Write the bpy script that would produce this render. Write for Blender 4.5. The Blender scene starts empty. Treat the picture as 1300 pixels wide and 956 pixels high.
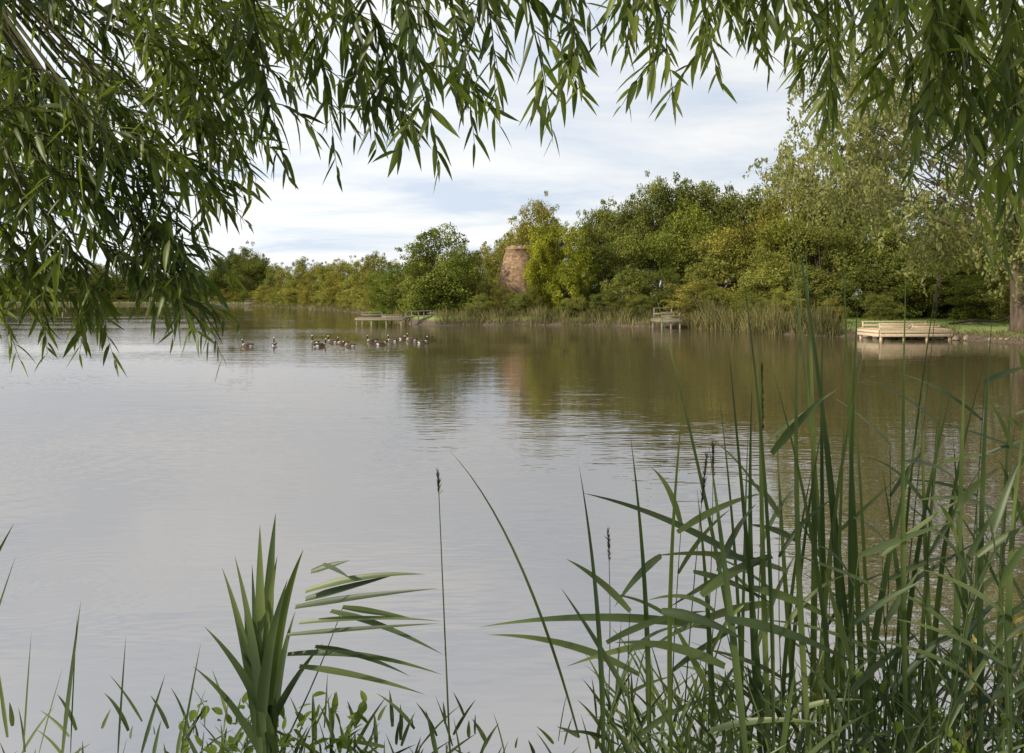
import bpy, math, random
import numpy as np
from mathutils import Vector
R=np.random.default_rng(11)
random.seed(11)
scene=bpy.context.scene
CAM_H=2.5
UP=np.array([0,0,1.0])
def W(b,e,d):
    # surveyed point: bearing b and elevation e in thousandths at real distance d (m)
    return np.array([b*d/1000.0,d,CAM_H+e*d/1000.0])
def nz(a):
    return a/np.maximum(np.linalg.norm(a,axis=-1,keepdims=True),1e-9)

# ------------------------------------------------------------ materials
def new_mat(name):
    m=bpy.data.materials.new(name); m.use_nodes=True
    nt=m.node_tree; nt.nodes.clear()
    out=nt.nodes.new('ShaderNodeOutputMaterial')
    return m,nt,out
def N(nt,t,**k):
    n=nt.nodes.new(t)
    for a,b in k.items(): setattr(n,a,b)
    return n
def math_n(nt,op,a,b=None):
    n=N(nt,'ShaderNodeMath',operation=op)
    for i,v in enumerate((a,b)):
        if v is None: continue
        if isinstance(v,(int,float)): n.inputs[i].default_value=v
        else: nt.links.new(v,n.inputs[i])
    return n.outputs[0]
def ramp(nt,src,stops):
    r=N(nt,'ShaderNodeValToRGB')
    while len(r.color_ramp.elements)<len(stops): r.color_ramp.elements.new(.5)
    for el,(p,c) in zip(r.color_ramp.elements,stops):
        el.position=p; el.color=(*c,1)
    nt.links.new(src,r.inputs[0]); return r.outputs[0]
def mixc(nt,f,a,b,mode='MIX'):
    n=N(nt,'ShaderNodeMix',data_type='RGBA',blend_type=mode)
    for s,v in ((0,f),(6,a),(7,b)):
        if isinstance(v,(int,float)): n.inputs[s].default_value=v
        elif isinstance(v,tuple): n.inputs[s].default_value=(*v,1)
        else: nt.links.new(v,n.inputs[s])
    return n.outputs[2]

def leaf_mat(name,c1,c2,trans=.35,objcol=False,nscale=.5,rough=.5,spec=.3,far=False):
    m,nt,out=new_mat(name)
    g=N(nt,'ShaderNodeNewGeometry')
    no=N(nt,'ShaderNodeTexNoise'); no.inputs['Scale'].default_value=nscale; no.inputs['Detail'].default_value=1
    nt.links.new(g.outputs['Position'],no.inputs['Vector'])
    f=math_n(nt,'ADD',math_n(nt,'MULTIPLY',g.outputs['Random Per Island'],.55),math_n(nt,'MULTIPLY',math_n(nt,'SUBTRACT',no.outputs[0],.28),1.1))
    col=ramp(nt,f,[(0.0,tuple(x*.6 for x in c1)),(.35,c1),(.95,c2)])
    if objcol:
        oi=N(nt,'ShaderNodeObjectInfo')
        col=mixc(nt,1.0,col,oi.outputs['Color'],'MULTIPLY')
    if far:
        p=N(nt,'ShaderNodeBsdfDiffuse'); nt.links.new(col,p.inputs[0])
    else:
        p=N(nt,'ShaderNodeBsdfPrincipled'); nt.links.new(col,p.inputs['Base Color'])
        p.inputs['Roughness'].default_value=rough; p.inputs['Specular IOR Level'].default_value=spec
    t=N(nt,'ShaderNodeBsdfTranslucent')
    tc=mixc(nt,1.0,col,(1.25,1.3,.6),'MULTIPLY'); nt.links.new(tc,t.inputs[0])
    mx=N(nt,'ShaderNodeMixShader'); mx.inputs[0].default_value=trans
    nt.links.new(p.outputs[0],mx.inputs[1]); nt.links.new(t.outputs[0],mx.inputs[2]); nt.links.new(mx.outputs[0],out.inputs[0])
    return m
def rough_mat(name,c1,c2,scale=8,stretch=(1,1,1),rough=.85,bump=.3,detail=5):
    m,nt,out=new_mat(name)
    tc=N(nt,'ShaderNodeTexCoord'); mp=N(nt,'ShaderNodeMapping'); mp.inputs['Scale'].default_value=stretch
    nt.links.new(tc.outputs['Object'],mp.inputs[0])
    no=N(nt,'ShaderNodeTexNoise'); no.inputs['Scale'].default_value=scale; no.inputs['Detail'].default_value=detail
    nt.links.new(mp.outputs[0],no.inputs['Vector'])
    g=N(nt,'ShaderNodeNewGeometry')
    f=math_n(nt,'ADD',math_n(nt,'MULTIPLY',no.outputs[0],.8),math_n(nt,'MULTIPLY',g.outputs['Random Per Island'],.25))
    col=ramp(nt,f,[(.3,c1),(.72,c2)])
    p=N(nt,'ShaderNodeBsdfPrincipled'); nt.links.new(col,p.inputs['Base Color']); p.inputs['Roughness'].default_value=rough
    p.inputs['Specular IOR Level'].default_value=.2
    b=N(nt,'ShaderNodeBump'); b.inputs['Strength'].default_value=bump; b.inputs['Distance'].default_value=.05
    nt.links.new(no.outputs[0],b.inputs['Height']); nt.links.new(b.outputs[0],p.inputs['Normal'])
    nt.links.new(p.outputs[0],out.inputs[0]); return m

M_tree=leaf_mat('tree_leaves',(.12,.125,.036),(.33,.31,.095),.3,True,.35,.6,.2,True)
M_willow=leaf_mat('willow_leaves',(.06,.088,.02),(.23,.27,.05),.5,False,1.4,.42,.4)
M_wfar=leaf_mat('far_willow_leaves',(.15,.16,.06),(.32,.32,.13),.35,False,.4,.6,.2,True)
M_reed=leaf_mat('reed_blades',(.042,.068,.024),(.15,.185,.06),.32,False,2.0,.42,.4)
M_bankreed=leaf_mat('bank_reed_blades',(.095,.09,.038),(.28,.24,.11),.3,False,.5,.7,.1,True)
M_grassb=leaf_mat('grass_blades',(.08,.12,.022),(.20,.25,.055),.3,False,.5,.6,.2,True)
M_yellow=leaf_mat('dead_blades',(.25,.2,.06),(.45,.36,.1),.3,False,2,.6,.2)
M_bark=rough_mat('bark',(.035,.026,.018),(.12,.088,.062),6,(1,1,.25),.9,.8)
M_twig=rough_mat('twig_bark',(.05,.05,.02),(.12,.11,.05),20)
M_seed=rough_mat('seed_head',(.04,.028,.02),(.12,.085,.06),60)
M_wood=rough_mat('new_timber',(.32,.24,.15),(.54,.43,.30),5,(1,8,8),.75,.1)
M_oldwood=rough_mat('old_timber',(.12,.10,.075),(.29,.24,.18),5,(1,6,6),.8,.2)

# ------------------------------------------------------------ mesh helpers
class Acc:
    def __init__(s): s.V=[];s.Q=[];s.M=[];s.n=0
    def add(s,V,Q,m=0):
        V=np.asarray(V,float).reshape(-1,3); Q=np.asarray(Q,int).reshape(-1,4)
        s.V.append(V); s.Q.append(Q+s.n)
        s.M.append(np.full(len(Q),m) if np.isscalar(m) else np.asarray(m)); s.n+=len(V)
    def mesh(s,name,mats,smooth=False):
        V=np.concatenate(s.V);Q=np.concatenate(s.Q);M=np.concatenate(s.M)
        me=bpy.data.meshes.new(name)
        me.vertices.add(len(V)); me.vertices.foreach_set('co',V.astype(np.float32).ravel())
        me.loops.add(Q.size); me.loops.foreach_set('vertex_index',Q.astype(np.int32).ravel())
        me.polygons.add(len(Q)); me.polygons.foreach_set('loop_start',np.arange(0,Q.size,4,dtype=np.int32))
        for m in mats: me.materials.append(m)
        me.polygons.foreach_set('material_index',M.astype(np.int32))
        me.update(calc_edges=True); me.validate()
        if smooth: me.polygons.foreach_set('use_smooth',np.ones(len(me.polygons),bool))
        return me
    def obj(s,name,mats,smooth=False,parent=None):
        o=bpy.data.objects.new(name,s.mesh(name,mats,smooth)); scene.collection.objects.link(o)
        if parent: o.parent=parent
        return o
def tube(path,rad,sides=6):
    path=np.asarray(path,float); n=len(path); rad=np.broadcast_to(rad,(n,))
    T=nz(np.gradient(path,axis=0))
    ref=np.array([.31,.95,.05]) if abs(T[:,1]).mean()<.7 else np.array([1.,0,0.1])
    A=nz(np.cross(T,ref)); B=np.cross(T,A)
    a=np.linspace(0,2*np.pi,sides,endpoint=False)
    V=path[:,None]+rad[:,None,None]*(A[:,None]*np.cos(a)[None,:,None]+B[:,None]*np.sin(a)[None,:,None])
    i=np.arange(n-1)[:,None]*sides; j=np.arange(sides)[None]; k=(j+1)%sides
    Q=np.stack([i+j,i+k,i+sides+k,i+sides+j],-1).reshape(-1,4)
    return V.reshape(-1,3),Q
def bez(p0,pc,p1,n):
    t=np.linspace(0,1,n)[:,None]
    return (1-t)**2*p0+2*t*(1-t)*pc+t*t*p1
def box(acc,c,s,m=0,rz=0):
    c=np.array(c,float); s=np.array(s,float)/2
    v=np.array([[x,y,z] for z in(-1,1) for x,y in((-1,-1),(1,-1),(1,1),(-1,1))])*s
    ca,sa=math.cos(rz),math.sin(rz)
    v=np.stack([v[:,0]*ca-v[:,1]*sa,v[:,0]*sa+v[:,1]*ca,v[:,2]],1)+c
    acc.add(v,[[0,3,2,1],[4,5,6,7],[0,1,5,4],[1,2,6,5],[2,3,7,6],[3,0,4,7]],m)
def blades(acc,P,D,Nm,L,Wd,bend,K=6,prof='leaf',fold=.3,m=0):
    P=np.asarray(P);n=len(P); t=np.linspace(0,1,K)
    if prof=='leaf': w=np.sin(np.pi*t**.72)**.85*.98+.02
    else: w=(1-t**2.0)*(.55+.45*np.minimum(1,t*4))+.02
    w[-1]=.02
    L=np.asarray(L);Wd=np.asarray(Wd)
    pos=P[:,None]+D[:,None]*(L[:,None]*t)[...,None]+bend[:,None]*(L[:,None]*t**2)[...,None]
    T=nz(D[:,None]+2*bend[:,None]*t[None,:,None])
    S=nz(np.cross(T,Nm[:,None]+np.zeros_like(T))); Nn=np.cross(S,T)
    h=(Wd[:,None]/2*w)[...,None]
    V=np.stack([pos-S*h+Nn*h*fold,pos,pos+S*h+Nn*h*fold],2).reshape(-1,3)
    b=(np.arange(n)*K*3)[:,None,None]; i=(np.arange(K-1)*3)[None,:,None]; c=np.array([0,1])[None,None]
    q=b+i+c
    Q=np.stack([q,q+1,q+4,q+3],-1).reshape(-1,4)
    acc.add(V,Q,m)
def quads(acc,C,Nm,size,asp=.6,m=0,axis=None):
    n=len(C)
    r=R.normal(size=(n,3)) if axis is None else axis
    A=nz(np.cross(Nm,r)) if axis is None else nz(axis)
    B=nz(np.cross(Nm,A)); a=A*size[:,None]; b=B*(size*asp)[:,None]
    V=np.stack([C-a,C+b-a*.1,C+a,C-b-a*.1],1).reshape(-1,3)
    acc.add(V,np.arange(4*n).reshape(-1,4),m)

# ------------------------------------------------------------ ground + pond
POND=np.array([(-200,10),(-60,2),(-15,3.0),(-4,3.2),(0,3.4),(4,3.4),(8,4.5),(14,8),(22,16),(29,27),(28.5,36),(26.8,40.5),(25.6,44.5),(22,47.6),(19.8,48.6),(18,51),(15.6,58),(12.5,62.5),(9.8,64.8),(3.4,68),(-3.4,68),(-6.6,67),(-9.0,70),(-11,76),(-13.5,92),(-20,110),(-32,140),(-52,175),(-72,215),(-100,240),(-150,235),(-210,200),(-260,120)],float)
def sdist(P):
    a=POND; b=np.roll(POND,-1,0)
    d=np.full(len(P),1e9); ins=np.zeros(len(P),bool)
    for p,q in zip(a,b):
        e=q-p; w=P-p; t=np.clip((w@e)/(e@e),0,1)
        d=np.minimum(d,np.linalg.norm(w-t[:,None]*e,axis=1))
        c=(p[1]>P[:,1])!=(q[1]>P[:,1])
        with np.errstate(divide='ignore',invalid='ignore'):
            xi=(q[0]-p[0])*(P[:,1]-p[1])/(q[1]-p[1]+1e-12)+p[0]
        ins^=c&(P[:,0]<xi)
    return np.where(ins,-d,d)
def gz(P):
    P=np.asarray(P,float).reshape(-1,2)
    s=sdist(P)+.35*np.sin(P[:,0]*1.3+P[:,1]*.7)+.2*np.sin(P[:,0]*2.9-P[:,1]*2.1)
    t=np.clip(s/2.6,0,1); h=.72*(1-(1-t)**2)+.08*np.sin(P[:,0]*.31)*np.cos(P[:,1]*.23)*np.clip(s/6,0,1)+np.clip(s-12,0,200)*.004
    return np.where(s<0,np.maximum(s*.4,-1.2),h)
xs=np.concatenate([[-3500,-2000,-1200,-700,-450,-330],np.arange(-275,-60,3.),np.arange(-60,45,1.0),np.arange(45,90,3.),[110,150,220,350,600,1100,2000,3500]])
ys=np.concatenate([[-3000,-1500,-700,-300,-120,-50],np.arange(-25,100,1.0),np.arange(100,270,3.),[290,330,400,550,800,1300,2200,4000]])
X,Y=np.meshgrid(xs,ys); P=np.stack([X.ravel(),Y.ravel()],1)
a=Acc(); nx=len(xs); i=np.arange(len(ys)-1)[:,None]*nx; j=np.arange(nx-1)[None]
Qg=np.stack([i+j,i+j+1,i+nx+j+1,i+nx+j],-1).reshape(-1,4)
a.add(np.column_stack([P,gz(P)]),Qg)
m,nt,out=new_mat('ground_grass_mud')
g=N(nt,'ShaderNodeNewGeometry'); sp=N(nt,'ShaderNodeSeparateXYZ'); nt.links.new(g.outputs['Position'],sp.inputs[0])
n1=N(nt,'ShaderNodeTexNoise'); n1.inputs['Scale'].default_value=.5; n1.inputs['Detail'].default_value=8; nt.links.new(g.outputs['Position'],n1.inputs['Vector'])
n2=N(nt,'ShaderNodeTexNoise'); n2.inputs['Scale'].default_value=6; n2.inputs['Detail'].default_value=6; nt.links.new(g.outputs['Position'],n2.inputs['Vector'])
gc=ramp(nt,n1.outputs[0],[(.3,(.08,.115,.022)),(.5,(.16,.21,.045)),(.7,(.22,.25,.07))])
mc=ramp(nt,n2.outputs[0],[(.3,(.045,.032,.02)),(.7,(.13,.095,.06))])
zz=math_n(nt,'ADD',sp.outputs[2],math_n(nt,'MULTIPLY',n2.outputs[0],.3))
f=N(nt,'ShaderNodeMapRange'); f.inputs[1].default_value=.45; f.inputs[2].default_value=.68; nt.links.new(zz,f.inputs[0])
c=mixc(nt,f.outputs[0],mc,gc)
p=N(nt,'ShaderNodeBsdfPrincipled'); nt.links.new(c,p.inputs['Base Color']); p.inputs['Roughness'].default_value=.95
bm=N(nt,'ShaderNodeBump'); bm.inputs['Strength'].default_value=.6; bm.inputs['Distance'].default_value=.1; nt.links.new(n2.outputs[0],bm.inputs['Height']); nt.links.new(bm.outputs[0],p.inputs['Normal'])
nt.links.new(p.outputs[0],out.inputs[0])
a.obj('ground',[m],True)

# water
m,nt,out=new_mat('pond_water')
g=N(nt,'ShaderNodeNewGeometry')
def mp(scale,rot=0):
    k=N(nt,'ShaderNodeMapping'); k.inputs['Scale'].default_value=scale; k.inputs['Rotation'].default_value=(0,0,rot)
    nt.links.new(g.outputs['Position'],k.inputs[0]); return k.outputs[0]
def noi(v,s,d=2,r=.5):
    k=N(nt,'ShaderNodeTexNoise'); k.inputs['Scale'].default_value=s; k.inputs['Detail'].default_value=d; k.inputs['Roughness'].default_value=r
    nt.links.new(v,k.inputs['Vector']); return k.outputs[0]
w1=noi(mp((.45,1.3,1),.12),1.1,2); w2=noi(mp((.6,2.0,1),-.2),4.2,1); big=noi(mp((.4,1,1)),.12,1)
amp=N(nt,'ShaderNodeMapRange'); amp.inputs[1].default_value=.38; amp.inputs[2].default_value=.64; amp.inputs[3].default_value=.4; amp.inputs[4].default_value=1.5; nt.links.new(big,amp.inputs[0])
h=math_n(nt,'MULTIPLY',math_n(nt,'ADD',w1,math_n(nt,'MULTIPLY',w2,.4)),amp.outputs[0])
def ring(cx,cy,k,rad,A):
    v=N(nt,'ShaderNodeVectorMath',operation='DISTANCE'); nt.links.new(g.outputs['Position'],v.inputs[0]); v.inputs[1].default_value=(cx,cy,0)
    r=v.outputs['Value']; s=math_n(nt,'SINE',math_n(nt,'MULTIPLY',r,k))
    f=math_n(nt,'MAXIMUM',math_n(nt,'SUBTRACT',1.0,math_n(nt,'DIVIDE',r,rad)),0.0)
    return math_n(nt,'MULTIPLY',math_n(nt,'MULTIPLY',s,f),A)
h=math_n(nt,'ADD',h,ring(-3.9,6.9,52,1.4,.10)); h=math_n(nt,'ADD',h,ring(-9,12.5,16,6,.2))
b=N(nt,'ShaderNodeBump'); b.inputs['Strength'].default_value=1; b.inputs['Distance'].default_value=.010; nt.links.new(h,b.inputs['Height'])
fr=N(nt,'ShaderNodeFresnel'); fr.inputs['IOR'].default_value=5.8; nt.links.new(b.outputs[0],fr.inputs['Normal'])
df=N(nt,'ShaderNodeBsdfDiffuse'); df.inputs[0].default_value=(.066,.052,.026,1)
gl=N(nt,'ShaderNodeBsdfGlossy'); gl.inputs['Roughness'].default_value=.015; gl.inputs[0].default_value=(.985,.975,.99,1); nt.links.new(b.outputs[0],gl.inputs['Normal'])
mx=N(nt,'ShaderNodeMixShader'); nt.links.new(fr.outputs[0],mx.inputs[0]); nt.links.new(df.outputs[0],mx.inputs[1]); nt.links.new(gl.outputs[0],mx.inputs[2]); nt.links.new(mx.outputs[0],out.inputs[0])
a=Acc(); a.add([(-300,-5,0),(60,-5,0),(60,262,0),(-300,262,0)],[[0,1,2,3]]); a.obj('pond_water',[m])

# ------------------------------------------------------------ tree variants
def tree_variant(kind,seed,nclump=75,per=190,ls=.0135,thin=1.0):
    global R
    R=np.random.default_rng(seed); acc=Acc()
    zc,rz=(.46,.52) if kind=='bush' else (.6,.4)
    ph=R.normal(size=(7,3))*2.2; off=R.uniform(0,6,7)
    d=nz(R.normal(size=(nclump*3,3)))
    d=d[(d[:,2]>-.75)][:nclump]
    lob=1+.14*np.sin(d@ph.T+off).sum(1)/1.7
    rr=R.uniform(.45,.92,len(d))**.7
    C=np.column_stack([d[:,0]*.46*rr*lob,d[:,1]*.46*rr*lob,zc+d[:,2]*rz*rr*lob])
    C[:,2]=np.maximum(C[:,2],.05); rc=R.uniform(.06,.14,len(C))*thin
    k=28; d2=nz(R.normal(size=(k,3))+[0,0,.5]); lob=1+.14*np.sin(d2@ph.T+off).sum(1)/1.7
    C2=np.column_stack([d2[:,0]*.5*lob,d2[:,1]*.5*lob,zc+d2[:,2]*rz*1.02*lob]); C2[:,2]=np.maximum(C2[:,2],.04)
    cen=np.concatenate([C,C2]); rad=np.concatenate([rc,R.uniform(.025,.055,k)])
    if kind=='bush':
        an=R.uniform(0,2*np.pi,16); rr_=R.uniform(.2,.42,16)
        cen=np.concatenate([cen,np.column_stack([np.cos(an)*rr_,np.sin(an)*rr_,R.uniform(.03,.16,16)])]); rad=np.concatenate([rad,R.uniform(.07,.12,16)])
    cnt=(per*(rad/.1)**1.6).astype(int)
    cnt[len(C):len(C)+k]=45
    idx=np.repeat(np.arange(len(cen)),cnt); n=len(idx)
    u=nz(R.normal(size=(n,3))); q=u*(rad[idx]*R.uniform(.1,1,n)**.4)[:,None]*[1.15,1.15,.8]
    pos=cen[idx]+q+R.normal(size=(n,3))*.006
    nm=nz(u*.8+UP*.45+R.normal(size=(n,3))*.55)
    keep=pos[:,2]>.0
    quads(acc,pos[keep],nm[keep],R.uniform(.6,1.3,keep.sum())*ls,.6)
    th=.022 if kind=='tree' else .014
    acc.add(*tube([(0,0,-.03),(.01,0,.2),(-.01,.01,.45),(.01,0,.8)],[th*1.3,th,th*.7,th*.2],7),1)
    for c_ in C[R.choice(len(C),22,replace=False)]:
        s=np.array([0,0,R.uniform(.12,.5)]); mid=(s+c_)/2+[0,0,.03]
        acc.add(*tube(bez(s,mid,c_,5),np.linspace(th*.45,th*.08,5),4),1)
    return acc.mesh('crown_%s'%kind,[M_tree,M_bark])
BUSH=[tree_variant('bush',s) for s in range(5)]
TREE=[tree_variant('tree',s+20,85,180,.0125) for s in range(5)]
R=np.random.default_rng(5)
GREEN=(.88,.95,.78); DARK=(.58,.66,.53); YEL=(1.25,1.3,.5); OLIVE=(1.15,1.05,.8); LIGHT=(1.12,1.15,.9); TAN=(1.2,1.1,.9)
cnt=[0]
def plant(kind,b,e,w,d,tint,name=None,jit=.08):
    me=(BUSH if kind=='bush' else TREE)[cnt[0]%5]; cnt[0]+=1
    o=bpy.data.objects.new(name or ('shrub' if kind=='bush' else 'broadleaf_tree'),me); scene.collection.objects.link(o)
    x=b*d/1000; z=float(gz([(x,d)])[0]); z=max(z,.05)
    H=CAM_H+e*d/1000-z; wd=w*d/1000
    o.location=(x,d,z-.05); o.scale=(wd,wd*R.uniform(.9,1.1),H); o.rotation_euler=(0,0,R.uniform(0,6.28))
    v=R.uniform(1-jit,1+jit); o.color=(tint[0]*v,tint[1]*v,tint[2]*v,1)
    return o
# far left shore: two staggered rows of shrubs and trees
for b in range(-740,-330,15):
    yy=np.interp(b,[-740,-640,-417,-330],[226,240,245,225])
    plant('bush',b+R.uniform(-4,4),R.uniform(24,42)+(14 if b>-380 else 0),R.uniform(40,56),yy+R.uniform(3,12),DARK if R.random()<.7 else GREEN)
    if R.random()<.6: plant('bush',b,R.uniform(4,14),R.uniform(26,36),yy+1.5,GREEN if R.random()<.5 else OLIVE)
plant('bush',-340,62,52,250,DARK); plant('bush',-352,52,46,246,DARK); plant('bush',-318,48,40,232,DARK); plant('bush',-326,56,44,240,DARK)
for b,e,w,d,t in [(-300,44,38,228,GREEN),(-285,38,34,205,OLIVE),(-268,46,40,190,LIGHT),(-250,42,40,172,OLIVE),(-233,48,44,160,LIGHT),(-214,50,46,146,OLIVE),(-196,46,44,134,LIGHT),(-178,52,50,124,TAN),(-160,50,46,122,GREEN),(-225,28,36,152,TAN),(-205,26,36,140,OLIVE),(-262,26,30,182,OLIVE),(-185,22,40,122,TAN),(-278,24,26,200,GREEN),(-190,40,50,150,GREEN),(-240,40,50,190,GREEN)]:
    plant('bush',b,e,w,d,t)
sh=np.array([(-14.2,92),(-20,110),(-32,140),(-52,175),(-72,215)],float)
cum=np.concatenate([[0],np.cumsum(np.linalg.norm(np.diff(sh,axis=0),axis=1))])
for u in np.arange(2,cum[-1],4.2):
    x=np.interp(u,cum,sh[:,0])+R.uniform(2.6,4.2); y=np.interp(u,cum,sh[:,1])+1
    H=R.uniform(2.6,5.2); wd=R.uniform(5,8)
    plant('bush',x/y*1000,(H+.5-CAM_H)/y*1000,wd/y*1000,y,[GREEN,OLIVE,TAN,LIGHT][R.integers(4)])
plant('bush',-153,38,64,96,(.75,.95,.6)); plant('bush',-172,12,36,104,TAN)
plant('bush',-128,46,50,104,GREEN); plant('bush',-125,14,40,88,GREEN)
plant('bush',-93,84,112,77,(.8,.95,.65)); plant('bush',-60,55,52,80,GREEN); plant('bush',-110,60,60,78,GREEN)
for b,e,w,d,t in [(-40,66,66,108,OLIVE),(-15,72,60,112,LIGHT),(-68,62,60,110,GREEN),(-8,40,50,92,OLIVE),(28,112,76,98,OLIVE),(8,96,50,104,GREEN),(56,96,60,98,GREEN),(-30,34,36,76,GREEN),(-12,14,34,73,TAN),(8,8,34,72,GREEN),(25,14,30,72.5,GREEN)]:
    plant('bush' if e<80 else 'tree',b,e,w,d,t)
plant('bush',60,94,96,76,YEL,jit=0); plant('bush',37,70,46,74.5,(1.2,1.25,.5),jit=0); plant('bush',88,60,44,76,(1.05,1.2,.65),jit=0); plant('bush',46,88,40,77,(1.2,1.25,.5),jit=0); plant('bush',70,50,60,73.5,(1.25,1.35,.6),jit=0)
for k,b,e,w,d,t in [('bush',98,98,66,86,DARK),('tree',122,120,88,95,GREEN),('tree',155,128,84,97,DARK),('tree',185,132,90,94,GREEN),('tree',217,152,100,92,DARK),('tree',250,140,92,93,GREEN),('tree',283,138,90,88,DARK),('tree',322,146,96,86,GREEN),('tree',362,150,100,82,OLIVE),('tree',405,160,100,80,GREEN),('tree',450,150,110,80,DARK),
    ('bush',118,62,70,77,DARK),('bush',148,88,84,80,GREEN),('bush',190,96,96,79,(.75,.88,.6)),('bush',150,40,70,72,GREEN),('bush',188,36,60,71,DARK),('bush',228,112,96,80,(.88,1.0,.65)),('bush',262,70,90,74,GREEN),
    ('bush',292,104,120,74,OLIVE),('bush',345,112,100,71,(1.1,1.15,.75)),('bush',390,96,100,68,GREEN),('bush',325,56,90,67,LIGHT),('bush',235,22,84,64,TAN),('bush',262,14,50,62,LIGHT),('bush',375,46,90,64,GREEN),
    ('bush',430,92,110,68,DARK),('bush',480,98,110,66,(.75,.88,.6)),('bush',530,84,110,66,DARK),('bush',578,92,110,66,(.8,.92,.6)),('bush',450,40,90,62,DARK),('bush',505,44,100,63,(.7,.82,.55)),('bush',560,46,100,63,DARK),('bush',612,40,90,60,GREEN),('bush',655,50,90,58,GREEN),('bush',700,70,100,58,GREEN),
    ('bush',590,28,70,58,(.75,.88,.6)),('bush',640,24,70,55,GREEN),('bush',470,6,50,57,GREEN),('tree',560,110,130,84,GREEN),('tree',640,100,120,82,LIGHT),('tree',720,140,140,80,GREEN),
    ('bush',-40,2,40,71,GREEN),('bush',120,6,50,69.5,DARK),('bush',80,2,44,70.5,GREEN),('bush',160,4,44,68,GREEN),('bush',300,6,50,57,GREEN),('bush',405,-4,44,52,TAN),('bush',345,10,54,56,LIGHT)]:
    plant(k,b,e,w,d,t)

# ------------------------------------------------------------ big willow on the right bank
acc=Acc(); R=np.random.default_rng(77)
tx,ty=28.1,43.2; tz=float(gz([(tx,ty)])[0])
trunk=bez(np.array([tx,ty,tz-.3]),np.array([tx-.5,ty,4]),np.array([tx+.3,ty+.5,8.5]),9)
acc.add(*tube(trunk,np.linspace(.64,.3,9)*np.array([1.3,1,.95,.95,1,1,1,1,1]),12),1)
acc.add(*tube(bez(np.array([tx+.9,ty+.2,tz-.2]),np.array([tx+1.2,ty,3]),np.array([tx+3,ty+1,7]),7),np.linspace(.5,.25,7),9),1)
C=[];n=290
while len(C)<n:
    u=nz(R.normal(size=3)); r=R.uniform(.3,1)**.5
    c_=np.array([29.5,47,11.2])+u*r*np.array([13.5,9,9.5])
    if c_[2]<3.9: continue
    be=c_[0]/c_[1]*1000
    if c_[2]<8 and be<500: continue
    C.append(c_)
# a few low drooping boughs in front of the trunk
for _ in range(10): C.append(np.array([tx+R.uniform(-2.2,1.5),ty-R.uniform(.8,2.5),R.uniform(4.6,7.5)]))
C=np.array(C)
for c_ in C[::5]:
    s=trunk[R.integers(4,9)]; mid=(s+c_)/2+np.array([0,0,1.2])
    acc.add(*tube(bez(s,mid,c_,8),np.linspace(.09,.015,8),5),1)
strC=[]
for c_ in C:
    for s in range(R.integers(9,14)):
        st=c_+R.normal(size=3)*[.9,.9,.5]; L=R.uniform(.9,2.2); dr=nz(np.array([R.normal()*.45-.1,R.normal()*.4,-1]))
        m_=int(L*14); t=np.linspace(0,1,m_)[:,None]
        pts=st+dr*L*t*[1,1,.8]+np.array([0,0,.45])*np.sin(t*3.1)+R.normal(size=(m_,3))*.1
        strC.append(pts)
pts=np.concatenate(strC); nn=len(pts)
ax=nz(np.array([0,0,-1.0])+R.normal(size=(nn,3))*.6); nm=nz(np.cross(ax,R.normal(size=(nn,3)))+UP*.1)
quads(acc,pts,nm,R.uniform(.11,.2,nn),.42,0,ax)
acc.obj('riverside_willow_tree',[M_wfar,M_bark])

# ------------------------------------------------------------ near willow (overhanging the photographer)
R=np.random.default_rng(3); wood=Acc(); leaves=Acc()
LP=[];LD=[];LN=[];LL=[]
limb=np.concatenate([bez(np.array([-4.2,-1.2,3.4]),np.array([-3.0,1.6,4.6]),np.array([-.5,2.3,4.15]),14),bez(np.array([-.5,2.3,4.15]),np.array([1.6,2.7,3.9]),np.array([4.2,2.6,4.2]),14)[1:]])
limb2=bez(np.array([-4.1,-1,3.0]),np.array([-3.4,1.4,3.9]),np.array([-1.9,2.4,3.75]),12)
wood.add(*tube(limb,np.linspace(.11,.03,len(limb)),8)); wood.add(*tube(limb2,np.linspace(.08,.02,12),8))
tr=np.array([(-4.4,-1.6,.2),(-4.35,-1.5,1.6),(-4.25,-1.3,3.2),(-4.0,-1.2,5.0),(-3.4,-1.4,7.2)],float)
wood.add(*tube(tr,[.48,.38,.34,.26,.12],14))
allimb=np.concatenate([limb,limb2])
def twig(p0,pc,p1,r0=.0025,leafL=(.065,.115),sp=.02,start=.05):
    L=np.linalg.norm(pc-p0)+np.linalg.norm(p1-pc); n=max(5,int(L/.05)); path=bez(p0,pc,p1,n)
    wood.add(*tube(path,np.linspace(r0,.0008,n),4))
    k=max(4,int(L/sp)); t=np.linspace(start,1,k)[:,None]
    pos=(1-t)**2*p0+2*t*(1-t)*pc+t*t*p1; T=nz(2*(1-t)*(pc-p0)+2*t*(p1-pc))
    a=np.arange(k)*2.4+R.uniform(0,6); A=nz(np.cross(T,[.2,.9,.3])); B=np.cross(T,A)
    r=A*np.cos(a)[:,None]+B*np.sin(a)[:,None]
    D=nz(T*.8+r*R.uniform(.4,.85,(k,1))+np.array([0,0,-.28])+R.normal(size=(k,3))*.16)
    nm=nz(UP*.7+r*.5+R.normal(size=(k,3))*.6)
    LP.append(pos);LD.append(D);LN.append(nm)
    sz=R.uniform(*leafL,k)*np.interp(np.linspace(0,1,k),[0,.15,.75,1],[.7,1,1,.65]); LL.append(sz)
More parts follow.
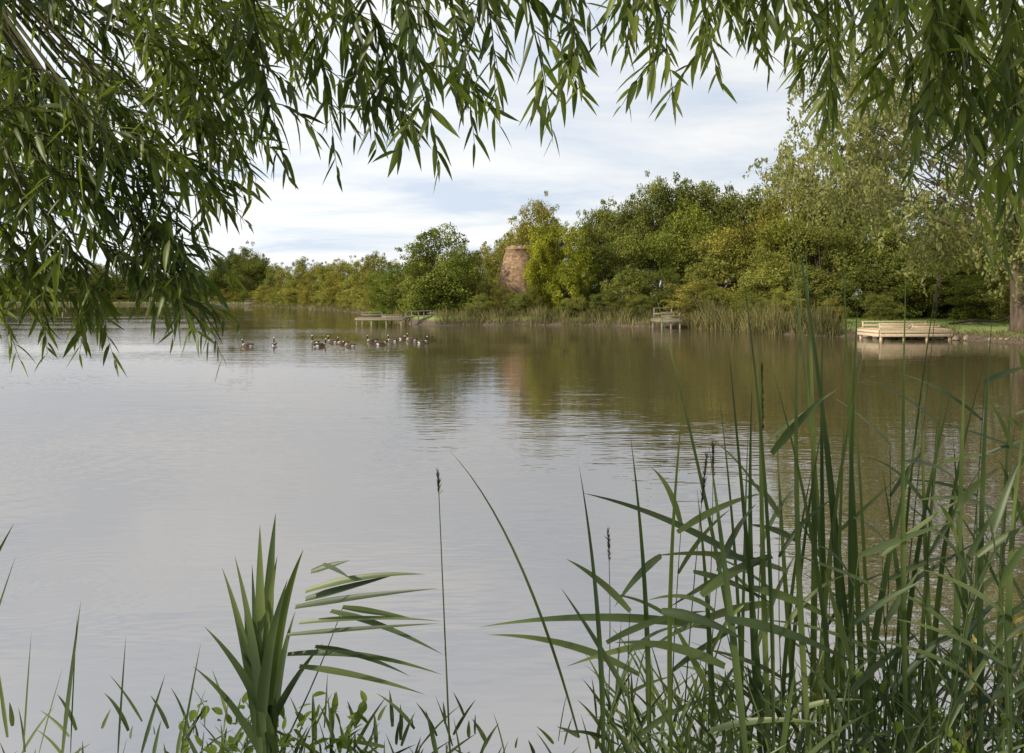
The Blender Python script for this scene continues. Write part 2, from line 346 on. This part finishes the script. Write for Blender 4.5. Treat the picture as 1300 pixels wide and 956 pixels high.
def spray(b0,e0,b1,e1,d0,d1=None,ns=4,side=.17,arch=.16,leafL=(.065,.115),lift=30):
    d1=d0 if d1 is None else d1
    p0=W(b0,e0,d0); p1=W(b1,e1+lift,d1); L=np.linalg.norm(p1-p0)
    pc=(p0+p1)/2+np.array([(p1[0]-p0[0])*.12,0,L*arch])+R.normal(size=3)*.04*L
    twig(p0,pc,p1,.004,leafL)
    q=allimb[np.argmin(np.linalg.norm(allimb-p0,axis=1))]
    wood.add(*tube(bez(q,(q+p0)/2+np.array([0,0,.08]),p0,6),np.linspace(.008,.004,6),5))
    for t in np.linspace(.06,.72,ns):
        s=(1-t)**2*p0+2*t*(1-t)*pc+t*t*p1; T=nz(2*(1-t)*(pc-p0)+2*t*(p1-pc))
        o=nz(R.normal(size=3)*[1,.8,.3]); l=side*R.uniform(.6,1.25)
        dr=nz(T*.7+o*.75); e_=s+dr*l+np.array([0,0,-.25*l]); c_=s+dr*l*.55+np.array([0,0,.02])
        twig(s,c_,e_,.0022,leafL)
top=[(-330,420,-285,165,2.3),(-275,410,-222,168,2.5),(-215,400,-172,200,2.2),(-160,420,-92,175,2.1),(-95,420,-48,208,2.4),(-55,440,-22,260,2.3),(0,440,52,214,2.2),(60,430,88,268,2.3),(130,430,150,330,2.2),(165,430,205,262,2.1),(225,420,262,285,2.3),(275,440,312,318,2.4),(330,440,352,308,2.2),(400,440,412,195,2.2),(455,440,450,258,2.5),(490,430,520,180,2.3),(545,440,530,262,2.1),(565,440,598,80,2.2),(610,440,622,48,2.4),(640,440,662,60,2.1),(600,430,505,150,2.5),
     (-245,380,-190,250,2.4),(-130,390,-60,250,2.5),(420,400,395,230,2.6),(520,420,560,250,2.2),(640,380,600,170,2.3),(690,380,640,120,2.0),(350,420,440,300,2.3),(-190,390,-140,230,2.2),(570,430,575,120,2.2)]
for t in top: spray(*t,d1=t[4]+R.uniform(-.12,.1),ns=4 if -60<t[0]<300 else 5,side=.15,lift=-12,leafL=(.07,.125))
for i in range(38):
    b=R.uniform(-720,720)
    if -120<b<110: continue
    d=R.uniform(1.9,3.0); dep=R.uniform(5,70)
    spray(b,R.uniform(420,470),b+R.uniform(-20,75),376-dep+20,d,ns=4,side=.16)
left=[(-690,260,-590,-78,2.6),(-690,180,-555,-15,2.6),(-620,130,-505,-84,2.5),(-560,150,-368,-84,2.6),(-540,200,-335,88,2.6),(-510,260,-325,135,2.5),(-560,300,-420,50,2.5),(-600,280,-470,50,2.6),(-660,320,-530,130,2.5),(-710,80,-625,-84,2.4),(-700,130,-590,-62,2.5),(-470,320,-350,180,2.5),(-460,90,-392,-10,2.6),(-500,120,-440,-30,2.6),(-640,60,-540,-40,2.7),(-560,80,-430,-30,2.7),(-420,350,-330,120,2.5),(-380,380,-300,190,2.4),(-520,160,-400,20,2.5),(-480,200,-360,110,2.6),(-520,60,-385,-60,2.6)]
for t in left: spray(*t,d1=t[4]+R.uniform(-.2,.2),ns=7,side=.19,arch=.2,leafL=(.065,.115),lift=4)
for i in range(44):
    b=R.uniform(-740,-350); e=R.uniform(170,430)
    L=R.uniform(70,150); b1=b+R.uniform(20,110); e1=e-L
    if e1<130 and b1>-480: continue
    spray(b,e,b1,e1,R.uniform(2.2,3.2),ns=4,side=.2,arch=.2)
LP=np.concatenate(LP);LD=np.concatenate(LD);LN=np.concatenate(LN);LL=np.concatenate(LL); n=len(LP)
print('near leaves',n)
bend=np.array([0,0,-1.0])*R.uniform(.0,.28,(n,1))+R.normal(size=(n,3))*.07
blades(leaves,LP,LD,LN,LL,LL*R.uniform(.14,.19,n),bend,6,'leaf',.35)
# canopy above and behind the photographer (casts the overhead shade)
cc=np.column_stack([R.uniform(-1.6,6,170),R.uniform(-5,2.6,170),R.uniform(4.9,8.5,170)])
idx=np.repeat(np.arange(170),50); u=R.normal(size=(len(idx),3))*.3
quads(leaves,cc[idx]+u,nz(R.normal(size=(len(idx),3))+UP),R.uniform(.06,.12,len(idx)),.35)
for c_ in cc[::4]:
    s=tr[R.integers(2,5)]; wood.add(*tube(bez(s,(s+c_)/2+[0,0,.5],c_,7),np.linspace(.06,.01,7),5))
wt=wood.obj('willow_tree',[M_twig],True); leaves.obj('foliage',[M_willow],True,wt)

# ------------------------------------------------------------ foreground reeds
R=np.random.default_rng(8)
reed=Acc(); BP=[];BD=[];BN=[];BL=[];BW=[];BB=[]
def blade(b0,e0,b1,e1,d,w,sag=.15,dd=0.,side=0.,tilt=None):
    p0=W(b0,e0,d);p1=W(b1,e1,d+dd);L=np.linalg.norm(p1-p0)
    bd=np.array([side,0,-sag]); D=(p1-p0)/L-bd
    BP.append(p0);BD.append(D);BL.append(L);BW.append(w);BB.append(bd)
    nm=np.array([R.normal()*.5,-.75,.6]) if tilt is None else np.array(tilt,float)
    if abs(nz(D)@nz(nm))>.92: nm=np.array([.6,-.7,.2])
    BN.append(nz(nm))
def stem(b0,e0,b1,e1,d,bow=0.,r=.0035,spike=0,mat=1):
    p0=W(b0,e0,d);p1=W(b1,e1,d); pc=(p0+p1)/2+np.array([bow,0,0])
    path=bez(p0,pc,p1,14); reed.add(*tube(path,np.linspace(r,r*.35,14),5),mat)
    if spike:
        L=np.linalg.norm(p1-p0); n=int(220*spike/.2); t=R.uniform(1-spike/L,1,(n,1))
        pos=(1-t)**2*p0+2*t*(1-t)*pc+t*t*p1; T=nz(2*(1-t)*(pc-p0)+2*t*(p1-pc))
        D=nz(T+R.normal(size=(n,3))*.22)
        blades(reed,pos,D,nz(R.normal(size=(n,3))),R.uniform(.015,.04,n),np.full(n,.0035),np.zeros((n,3)),3,'leaf',.2,2)
    return p0,pc,p1
def reed_plant(b0,b1,e1,d,bow=0.,nl=8,Ls=(.35,.6),top_=1.0,spike=0,lo=.12):
    p0,pc,p1=stem(b0,-620,b1,e1,d,bow,.0045,spike)
    sgn=1 if R.random()<.5 else -1
    for k,t in enumerate(np.linspace(lo,top_,nl)):
        s=(1-t)**2*p0+2*t*(1-t)*pc+t*t*p1; sgn=-sgn
        L=R.uniform(*Ls)*np.interp(t,[0,.5,1],[1,1,.8])
        el=R.uniform(.3,1.25); az=R.uniform(-.9,.9)
        D=nz(np.array([sgn*math.cos(az)*math.cos(el),math.sin(az)*math.cos(el)*.7,math.sin(el)+.1])); sag=R.uniform(.0,.4)
        BP.append(s);BD.append(D);BL.append(L);BW.append(R.uniform(.02,.034));BB.append(np.array([sgn*sag*.3,0,-sag])); BN.append(nz(np.array([R.normal()*.5,-.6,.7])))
for b0,b1,e1,w,side in [(310,180,10,.016,-.03),(205,220,-110,.018,.04),(415,350,140,.022,-.05),(330,275,-64,.018,.0),(315,305,-105,.018,.02),(330,315,-20,.016,0),(370,365,16,.018,.03),(410,395,-5,.017,.0),(420,425,-95,.02,.03),(390,450,-55,.02,.06),(480,545,50,.018,.04),(450,520,-165,.02,.05),(480,565,-95,.02,.08),(180,150,-175,.016,-.05),(120,85,-215,.014,-.05),(530,600,-85,.018,.1),(345,385,-200,.022,.05),(260,235,-245,.02,-.03),(300,250,-190,.02,0),(440,400,-160,.022,0),(500,470,-220,.02,-.05),(360,335,-150,.02,0),(560,640,-200,.022,.06),(600,560,-180,.022,0),(630,655,-130,.022,.05),(580,590,-250,.022,0),
    (380,372,75,.018,-.03),(430,440,10,.016,.04),(340,290,50,.017,-.04),(300,262,-120,.018,-.04),(400,330,-90,.018,-.08),(460,430,-40,.018,0),(350,400,-130,.02,.05),(520,560,-20,.016,.05),(280,300,-160,.018,.02),(560,575,-60,.018,.0),(400,348,95,.018,-.03),(445,420,70,.018,.02),(500,500,30,.016,.03),(600,610,-20,.018,.02),(540,520,-100,.02,.0),(620,640,-60,.018,.04)]:
    blade(b0+R.uniform(-10,10),-600,b1,e1,R.uniform(3.2,4.0),w*R.uniform(1.35,1.8),R.uniform(0,.08),R.uniform(-.2,.2),side*1.6+R.normal()*.02,(R.normal()*.35,-.95,.15))
blade(85,-560,-80,-195,3.6,.017,.42,0,-.05)
stem(-78,-600,-94,-224,3.5,.0,.005,.10)
for b0,b1,e1,sp in [(300,317,-90,.3),(215,247,-205,.22),(118,122,-300,.15),(480,542,20,.18),(235,255,-190,.16)]:
    stem(b0,-600,b1,e1,R.uniform(3.4,4.0),R.uniform(-.05,.05),.004,sp)
# left clump
stem(-308,-600,-300,-400,3.5,.0,.009)
for b1,e1,w,sd in [(-320,-290,.055,0),(-300,-276,.052,.04),(-265,-322,.058,.12),(-368,-345,.05,-.12),(-340,-385,.055,0),(-285,-360,.062,.1),(-352,-330,.046,-.08),(-312,-400,.06,.05),(-240,-440,.04,.15),(-390,-420,.045,-.2),(-330,-340,.052,0),(-298,-330,.052,.06),(-405,-470,.036,-.2),(-322,-360,.055,-.05),(-275,-400,.05,.12),(-350,-410,.05,-.1),(-306,-310,.05,0)]:
    e0=max(-580,e1-R.uniform(170,260))
    blade(-308+R.uniform(-14,14),e0,b1,e1,3.5+R.uniform(-.12,.12),w,.05+abs(sd)*.7,R.uniform(-.25,.25),sd,(R.normal()*.35,-.9,.3))
stem(-300,-590,-215,-395,3.6,.03,.005)
for b0,e0,b1,e1 in [(-275,-395,-95,-370),(-262,-375,-110,-342),(-285,-430,-92,-425),(-270,-415,-90,-405),(-255,-350,-205,-330),(-262,-385,-150,-360),(-285,-455,-88,-478),(-270,-470,-110,-495),(-230,-400,-88,-450),(-250,-445,-130,-470),(-215,-395,-120,-400),(-240,-340,-205,-345)]:
    blade(b0,e0,b1,e1+R.uniform(-14,14),3.55+R.uniform(-.1,.1),R.uniform(.022,.04),R.uniform(.0,.22),R.uniform(-.25,.25),0,(R.normal()*.5,-.7,.7))
for b0,e0,b1,e1 in [(210,-300,320,-250),(300,-340,90,-250),(190,-330,130,-395),(330,-330,200,-395),(250,-420,-40,-420),(160,-480,-30,-430),(330,-390,170,-450),(300,-370,430,-425),(270,-410,440,-470),(200,-440,70,-470),(360,-310,300,-290),(330,-200,405,-120),(480,-360,560,-330),(240,-380,330,-330),(120,-440,250,-400),(350,-350,180,-330),(270,-470,130,-440),(230,-350,330,-390),(190,-400,300,-440)]:
    blade(b0,e0,b1,e1,3.5+R.uniform(-.3,.3),R.uniform(.03,.045),R.uniform(.12,.28),R.uniform(-.2,.2),0)
for b0,b1,e1,d,nl in [(200,215,-290,3.7,5),(300,318,-190,3.9,6),(250,262,-350,3.4,5),(350,340,-280,3.5,6),(400,412,-250,4.0,6),(460,480,-190,3.8,6),(520,540,-160,3.6,7),(560,600,-110,3.9,9),(610,640,-150,3.5,9),(650,660,-60,3.8,10),(590,560,-230,3.3,8),(640,690,-200,3.4,9),(160,150,-400,3.5,4),(430,440,-330,3.3,6),(500,470,-330,3.4,6),(630,610,-300,3.1,8),(540,590,-330,3.2,7)]:
    reed_plant(b0,b1,e1,d,R.uniform(-.06,.06),nl,lo=.25)
for b0,e0,b1,e1,w in [(-570,-580,-547,-385,.03),(-560,-580,-552,-400,.015),(-620,-580,-610,-425,.014),(-700,-420,-632,-288,.025),(-640,-560,-655,-455,.02),(-500,-580,-490,-430,.012),(-420,-580,-395,-440,.014),(-600,-580,-570,-470,.014),(-470,-580,-440,-480,.02),(-690,-520,-630,-330,.018)]:
    blade(b0,e0,b1,e1,3.5,w,.06)
for i in range(1100):
    if R.random()<.65: b=R.uniform(120,700)
    elif R.random()<.5: b=R.uniform(-430,-60)
    else: b=R.uniform(-700,160)
    d=R.uniform(3.2,4.1); L=R.uniform(.12,.5)*(1.3 if b>330 else .85 if b>100 else .6)
    p=W(b,0,d); p[2]=R.uniform(.2,.55) if b>100 else R.uniform(.1,.35)
    an=R.normal()*.45; D=nz(np.array([math.sin(an),R.normal()*.25,math.cos(an)]))
    BP.append(p);BD.append(D);BL.append(L);BW.append(R.uniform(.008,.026));BB.append(np.array([math.sin(an)*.2,0,-R.uniform(0,.25)]));BN.append(nz(np.array([R.normal()*.6,-.7,.5])))
blades(reed,np.array(BP),np.array(BD),np.array(BN),np.array(BL),np.array(BW),np.array(BB),14,'blade',.35,0)
k=26; P_=np.array([W(R.uniform(560,680),R.uniform(-560,-400),3.5) for _ in range(k)])
blades(reed,P_,nz(R.normal(size=(k,3))+[0,0,.4]),nz(R.normal(size=(k,3))),R.uniform(.08,.2,k),R.uniform(.012,.025,k),R.normal(size=(k,3))*.2,8,'blade',.3,3)
reed.obj('reeds',[M_reed,M_reed,M_seed,M_yellow],True)
wd=Acc(); n=620
b=np.where(R.random(n)<.5,R.uniform(180,700,n),R.uniform(-420,-180,n)); d=R.uniform(3.2,4.0,n)
z=R.uniform(.12,.62,n)*np.where(b>300,1.15,.8)
P_=np.column_stack([b*d/1000,d,z]); D=nz(R.normal(size=(n,3))+[0,0,.3])
blades(wd,P_,D,nz(R.normal(size=(n,3))*.4+UP),R.uniform(.05,.11,n),R.uniform(.02,.045,n),np.array([0,0,-1.])*R.uniform(0,.4,(n,1)),6,'leaf',.25)
wd.obj('bank_weeds',[M_grassb],True)

# ------------------------------------------------------------ far bank reeds and grass
R=np.random.default_rng(9)
br=Acc()
def bankreeds(pl,n,h0,h1,spread,w=.05):
    pl=np.array(pl,float); seg=np.linalg.norm(np.diff(pl,axis=0),axis=1); cum=np.concatenate([[0],np.cumsum(seg)])
    u=R.uniform(0,cum[-1],n); x=np.interp(u,cum,pl[:,0]);y=np.interp(u,cum,pl[:,1])+R.uniform(-.4,spread,n)
    cl=np.clip(.62+.32*np.sin(u*1.7+2)*np.sin(u*.61)+.2*np.sin(u*4.3+1)*np.sin(u*1.1),.2,1.2)
    x=x+R.normal(size=n)*.3
    z=np.maximum(gz(np.column_stack([x,y])),-.3)
    H=R.uniform(h0,h1,n)*cl*R.choice([1,.7,.5],n)
    D=nz(np.column_stack([R.normal(size=n)*.2,R.normal(size=n)*.2,np.ones(n)]))
    blades(br,np.column_stack([x,y,z]),D,nz(R.normal(size=(n,3))*[1,1,.1]),H,R.uniform(.6,1.3,n)*w,np.column_stack([R.normal(size=n)*.2,R.normal(size=n)*.1,-R.uniform(0,.2,n)]),4,'blade',.2)
bankreeds([(-6.6,67.3),(-3.4,68.2),(3.4,68.2),(9.8,65),(12,63)],4200,.9,2.0,3.2)
bankreeds([(13.4,61.5),(15.4,58.2),(17.8,51.5),(19.6,49.0),(20.6,48.6)],5200,1.5,3.2,3.4)
bankreeds([(-9.5,71),(-11,76),(-13.5,92),(-20,110),(-32,140),(-52,175),(-72,215)],4600,.8,1.8,3.0,.09)
bankreeds([(-72,215),(-100,240),(-150,235),(-190,212)],2500,.6,1.6,3.0,.12)
bankreeds([(21,48.6),(25.4,46),(27,41.3),(28.5,37)],1300,.15,.5,2.2,.04)
br.obj('reed_bed',[M_bankreed])
gr=Acc(); n=9000
x=R.uniform(16,42,n);y=R.uniform(45,72,n); z=gz(np.column_stack([x,y])); k=z>.35; x,y,z=x[k],y[k],z[k]; n=len(x)
blades(gr,np.column_stack([x,y,z]),nz(np.column_stack([R.normal(size=n)*.3,R.normal(size=n)*.3,np.ones(n)])),nz(R.normal(size=(n,3))),R.uniform(.06,.2,n),R.uniform(.02,.05,n),R.normal(size=(n,3))*.15,3,'blade',.1)
gr.obj('grass',[M_grassb])

# ------------------------------------------------------------ kiln
kx,ky=.75,80.; kz=float(gz([(kx,ky)])[0])
prof=[(2.6,-.2),(2.56,.6),(2.36,1.8),(2.1,3.2),(1.82,4.6),(1.55,5.8),(1.36,6.4),(1.42,6.45),(1.42,6.62),(1.32,6.65),(1.28,6.8),(1.08,6.8),(1.08,6.3),(1.3,5.6),(1.8,3.2),(2.2,.6),(2.2,-.2)]
seg=56; ang=np.linspace(0,2*np.pi,seg,endpoint=False); k=Acc()
V=[]
for r,z in prof:
    jit=R.normal(size=seg)*.02
    zj=(R.normal(size=seg)*.08 if z>6.75 else 0)
    V.append(np.column_stack([(r+jit)*np.cos(ang),(r+jit)*np.sin(ang),z+zj+np.zeros(seg)]))
V=np.concatenate(V); Qk=[]
for i_ in range(len(prof)-1):
    for j_ in range(seg):
        zmid=(prof[i_][1]+prof[i_+1][1])/2; am=(ang[j_]+.056+np.pi/2-.5)%(2*np.pi)
        am=min(am,2*np.pi-am)
        if am<.25 and zmid<2.4 : continue
        Qk.append([i_*seg+j_,i_*seg+(j_+1)%seg,(i_+1)*seg+(j_+1)%seg,(i_+1)*seg+j_])
k.add(V,Qk)
m,nt,out=new_mat('kiln_brick')
tc=N(nt,'ShaderNodeTexCoord'); sp=N(nt,'ShaderNodeSeparateXYZ'); nt.links.new(tc.outputs['Object'],sp.inputs[0])
at=math_n(nt,'ARCTAN2',sp.outputs[1],sp.outputs[0]); cb=N(nt,'ShaderNodeCombineXYZ'); nt.links.new(math_n(nt,'MULTIPLY',at,2.1),cb.inputs[0]); nt.links.new(sp.outputs[2],cb.inputs[1])
bt=N(nt,'ShaderNodeTexBrick'); nt.links.new(cb.outputs[0],bt.inputs[0]); bt.inputs['Scale'].default_value=1; bt.inputs['Brick Width'].default_value=.4; bt.inputs['Row Height'].default_value=.17; bt.inputs['Mortar Size'].default_value=.022
bt.inputs['Color1'].default_value=(.23,.135,.075,1); bt.inputs['Color2'].default_value=(.40,.27,.165,1); bt.inputs['Mortar'].default_value=(.20,.155,.11,1)
no=N(nt,'ShaderNodeTexNoise'); no.inputs['Scale'].default_value=3.2; no.inputs['Detail'].default_value=7; no.inputs['Roughness'].default_value=.65; nt.links.new(tc.outputs['Object'],no.inputs['Vector'])
col=mixc(nt,1.0,bt.outputs[0],ramp(nt,no.outputs[0],[(.34,(.4,.37,.33)),(.5,(.9,.86,.8)),(.65,(1.2,1.12,1.0))]),'MULTIPLY')
p=N(nt,'ShaderNodeBsdfPrincipled'); p.inputs['Roughness'].default_value=.9; nt.links.new(col,p.inputs['Base Color'])
bm=N(nt,'ShaderNodeBump'); bm.inputs['Distance'].default_value=.06; nt.links.new(no.outputs[0],bm.inputs['Height']); nt.links.new(bm.outputs[0],p.inputs['Normal']); nt.links.new(p.outputs[0],out.inputs[0])
o=k.obj('brick_kiln',[m]); o.location=(kx,ky,kz)

# ------------------------------------------------------------ fishing platforms
def platform(name,cx,cy,w,dp,zd,mat,rz=0,fascia=2,rails=(),legs=4):
    a=Acc(); npl=int(w/.16)
    for i in range(npl): box(a,(-w/2+(i+.5)*w/npl,0,zd),(w/npl-.015,dp,.04))
    for i in range(legs):
        x=-w/2+.1+i*(w-.2)/(legs-1)
        for y in (-dp/2+.08,dp/2-.08): box(a,(x,y,(zd-1.2)/2-.03),(.11,.11,zd+1.14))
    for i in range(fascia):
        z=zd-.02-.10-i*.2
        box(a,(0,-dp/2-.03,z),(w+.04,.04,.16)); 
        for s in(-1,1): box(a,(s*(w/2+.045),.03,z),(.04,dp,.16))
    for (x0,x1,y,h) in rails:
        for x in (x0,x1): box(a,(x,y,zd+h/2+.02),(.09,.09,h))
        box(a,((x0+x1)/2,y,zd+h+.045),(x1-x0+.14,.14,.045))
        box(a,((x0+x1)/2,y-.068,zd+h*.5),(x1-x0+.1,.03,.12))
    o=a.obj(name,[mat]); o.location=(cx,cy,0); o.rotation_euler=(0,0,rz)
    bv=o.modifiers.new('bevel','BEVEL'); bv.width=.006; bv.segments=1
    return o
platform('fishing_platform',22.7,45.6,4.2,2.4,.62,M_wood,.06,2,[(-2.0,-.3,-1.05,.28),(-1.9,1.9,1.05,.34),(.4,1.95,-.2,.22)])
platform('fishing_platform',-11.2,67.6,4.0,2.2,.66,M_oldwood,-.05,1,[(-1.9,-.2,1.0,.4),(.3,1.9,-.95,.2)])
platform('fishing_platform',12.0,61.3,1.6,2.6,.72,M_oldwood,.1,1,[(-.7,.7,-1.1,.5),(-.7,.7,.9,.8)],legs=3)
platform('fishing_platform',-68.5,211,5.5,3,.8,M_oldwood,.1,1,[(-2.4,2.4,1.3,.9),(-2.4,0,-1.3,.9)])
a=Acc()
for i in range(14): box(a,(-9.1+i*.16,68.6+i*.19,.74),(.14,1.0,.04),0,.7)
for s,off in ((-.45,0),(.45,0)):
    for i in range(3): box(a,(-9.0+i*.95-s*.6,68.7+i*1.15+s*.6,.62),(.07,.07,1.1))
    p0=np.array([-9.0-s*.6,68.7+s*.6,1.15]); p1=np.array([-7.1-s*.6,71.0+s*.6,1.2]); a.add(*tube([p0,(p0+p1)/2,p1],.035,6))
a.obj('gangway',[M_oldwood])
a=Acc(); a.add(*tube([(27.0,48.6,.78),(28.6,49.2,.98),(30.4,49.3,.92),(32,49.9,1.3)],[.09,.08,.07,.04],8)); a.add(*tube([(28.6,49.2,.98),(29.3,48.6,.7),(29.6,48.4,.5)],[.05,.045,.04],6)); a.obj('fallen_branch',[M_bark],True)
a=Acc()
for i in range(60):
    t=R.random(); x=np.interp(t,[0,.35,1],[28.3,25.9,21.5])+R.normal()*.15; y=np.interp(t,[0,.35,1],[38,44.3,47.8])+R.normal()*.15
    r=R.uniform(.08,.26)
    a.add(*tube([(x-r,y,.02),(x-r*.5,y,.1),(x,y+.05,.13),(x+r*.6,y,.09),(x+r,y,.02)],np.array([.02,.7,1,.75,.02])*r*.8,7))
a.obj('bank_stones',[rough_mat('stone_mud',(.12,.09,.06),(.32,.26,.19),5)],True)

# ------------------------------------------------------------ geese
def flat(name,c):
    return rough_mat(name,tuple(x*.8 for x in c),c,30,(1,1,1),.7,.1)
GM=[flat('feather_brown',(.14,.10,.07)),flat('feather_black',(.015,.014,.013)),flat('feather_white',(.75,.73,.7)),flat('feather_pale',(.36,.31,.25)),flat('feather_dark',(.08,.055,.04))]
def goose_mesh(pose):
    st=[(-.45,.17,.012,.006,1),(-.37,.165,.055,.02,1),(-.29,.14,.10,.065,2),(-.16,.10,.14,.12,0),(0,.09,.155,.14,0),(.13,.10,.145,.135,0),(.22,.14,.11,.115,3)]
    if pose==0: st+=[(.275,.22,.062,.065,1),(.29,.31,.04,.04,1),(.295,.39,.034,.035,1),(.305,.45,.037,.04,2),(.34,.475,.037,.038,1),(.38,.475,.024,.022,1),(.425,.465,.013,.009,1),(.45,.462,.004,.003,1)]
    elif pose==1: st+=[(.29,.20,.06,.06,1),(.34,.25,.04,.04,1),(.39,.29,.034,.035,1),(.42,.33,.037,.04,2),(.46,.345,.037,.036,1),(.50,.335,.024,.02,1),(.54,.32,.013,.009,1),(.56,.31,.004,.003,1)]
    else: st+=[(.26,.22,.062,.065,1),(.265,.33,.042,.04,1),(.26,.45,.036,.035,1),(.265,.53,.038,.04,2),(.30,.56,.037,.038,1),(.34,.56,.024,.022,1),(.385,.55,.013,.009,1),(.41,.545,.004,.003,1)]
    st=np.array(st); c=np.column_stack([st[:,0],np.zeros(len(st)),st[:,1]]); T=nz(np.gradient(c,axis=0)); Nn=np.column_stack([-T[:,2],np.zeros(len(st)),T[:,0]])
    s=12; an=np.linspace(0,2*np.pi,s,endpoint=False)
    V=c[:,None]+np.array([0,1,0])*(st[:,2][:,None]*np.cos(an))[...,None]+Nn[:,None]*(st[:,3][:,None]*np.sin(an))[...,None]
    i=np.arange(len(st)-1)[:,None]*s;j=np.arange(s)[None];k_=(j+1)%s
    Q=np.stack([i+j,i+s+j,i+s+k_,i+k_],-1).reshape(-1,4)
    ac=Acc(); ac.add(V.reshape(-1,3),Q,np.repeat(st[:-1,4].astype(int),s))
    for sd in(-1,1):
        wst=np.array([(.17,.13,.02,.03),(.1,.15,.035,.08),(-.05,.155,.04,.10),(-.2,.17,.032,.07),(-.32,.19,.02,.035),(-.42,.205,.005,.008)])
        c=np.column_stack([wst[:,0],sd*np.array([.11,.13,.135,.11,.07,.035]),wst[:,1]])
        an=np.linspace(0,2*np.pi,8,endpoint=False)
        V=c[:,None]+np.array([0,1,0])*(wst[:,2][:,None]*np.cos(an))[...,None]+np.array([0,0,1])*(wst[:,3][:,None]*np.sin(an))[...,None]
        i=np.arange(5)[:,None]*8;j=np.arange(8)[None];k_=(j+1)%8
        ac.add(V.reshape(-1,3),np.stack([i+j,i+8+j,i+8+k_,i+k_],-1).reshape(-1,4),4)
    return ac.mesh('goose_body',GM,True)
GME=[goose_mesh(i) for i in range(3)]
for b,e,ps,rz in [(-336,-64,0,math.pi),(-302,-63,2,1.9),(-250,-60,2,math.pi-.5),(-243,-64,0,.6),(-228,-59,0,2.9),(-215,-61,0,math.pi),(-206,-64,1,math.pi-.2),(-178,-58,0,math.pi+.3),(-166,-62,1,.3),(-152,-58,0,math.pi-.3),(-138,-55,0,.1),(-128,-57,1,math.pi),(-114,-60,0,.2)]:
    d=CAM_H/(-e/1000); o=bpy.data.objects.new('goose',GME[ps]); scene.collection.objects.link(o)
    o.location=(b*d/1000,d,-.02); o.rotation_euler=(0,0,rz); s=R.uniform(.74,.88); o.scale=(s,s,s)

# ------------------------------------------------------------ light and sky
S=np.array([-.74,-.42,.54]); S=S/np.linalg.norm(S)
el=math.asin(S[2]); az=math.atan2(S[0],S[1])
sl=bpy.data.lights.new('sun','SUN'); sl.energy=4.9; sl.angle=math.radians(2.0); sl.color=(1,.91,.74)
so=bpy.data.objects.new('sun',sl); scene.collection.objects.link(so); so.rotation_euler=Vector(S).to_track_quat('Z','Y').to_euler()
w=bpy.data.worlds.new('World'); scene.world=w; w.use_nodes=True; nt=w.node_tree; nt.nodes.clear()
out=N(nt,'ShaderNodeOutputWorld')
sk=N(nt,'ShaderNodeTexSky',sky_type='NISHITA'); sk.sun_disc=False; sk.sun_elevation=el; sk.sun_rotation=az
b1=N(nt,'ShaderNodeBackground'); b1.inputs[1].default_value=.1; nt.links.new(sk.outputs[0],b1.inputs[0])
tc=N(nt,'ShaderNodeTexCoord'); sp=N(nt,'ShaderNodeSeparateXYZ'); nt.links.new(tc.outputs['Generated'],sp.inputs[0])
z=math_n(nt,'ADD',math_n(nt,'MAXIMUM',sp.outputs[2],0.0),.10)
cb=N(nt,'ShaderNodeCombineXYZ'); nt.links.new(math_n(nt,'DIVIDE',sp.outputs[0],z),cb.inputs[0]); nt.links.new(math_n(nt,'MULTIPLY',math_n(nt,'DIVIDE',sp.outputs[1],z),1.0),cb.inputs[1])
mpn=N(nt,'ShaderNodeMapping'); mpn.inputs['Rotation'].default_value=(0,0,.25); mpn.inputs['Scale'].default_value=(.7,1.2,1); mpn.inputs['Location'].default_value=(1.3,.4,0); nt.links.new(cb.outputs[0],mpn.inputs[0])
no=N(nt,'ShaderNodeTexNoise'); no.inputs['Scale'].default_value=1.0; no.inputs['Detail'].default_value=7; no.inputs['Roughness'].default_value=.58; no.inputs['Distortion'].default_value=.4; nt.links.new(mpn.outputs[0],no.inputs['Vector'])
cc_=ramp(nt,no.outputs[0],[(.34,(.66,.74,.86)),(.46,(.82,.86,.91)),(.58,(.97,.97,.965))])
lf=N(nt,'ShaderNodeMapRange'); lf.inputs[1].default_value=-.8; lf.inputs[2].default_value=.4; lf.inputs[3].default_value=1.3; lf.inputs[4].default_value=1.0; nt.links.new(sp.outputs[0],lf.inputs[0])
b2=N(nt,'ShaderNodeBackground'); nt.links.new(cc_,b2.inputs[0]); nt.links.new(lf.outputs[0],b2.inputs[1])
mx=N(nt,'ShaderNodeMixShader'); mx.inputs[0].default_value=.9; nt.links.new(b1.outputs[0],mx.inputs[1]); nt.links.new(b2.outputs[0],mx.inputs[2]); nt.links.new(mx.outputs[0],out.inputs[0])

# ------------------------------------------------------------ camera
cam=bpy.data.cameras.new('camera'); cam.sensor_width=36; cam.lens=36*1000/1300; cam.shift_y=-102/1300; cam.clip_start=.1; cam.clip_end=8000
co=bpy.data.objects.new('camera',cam); scene.collection.objects.link(co); co.location=(0,0,CAM_H); co.rotation_euler=(math.pi/2,0,0)
scene.camera=co
scene.view_settings.view_transform='Standard'; scene.view_settings.look='None'; scene.view_settings.exposure=0
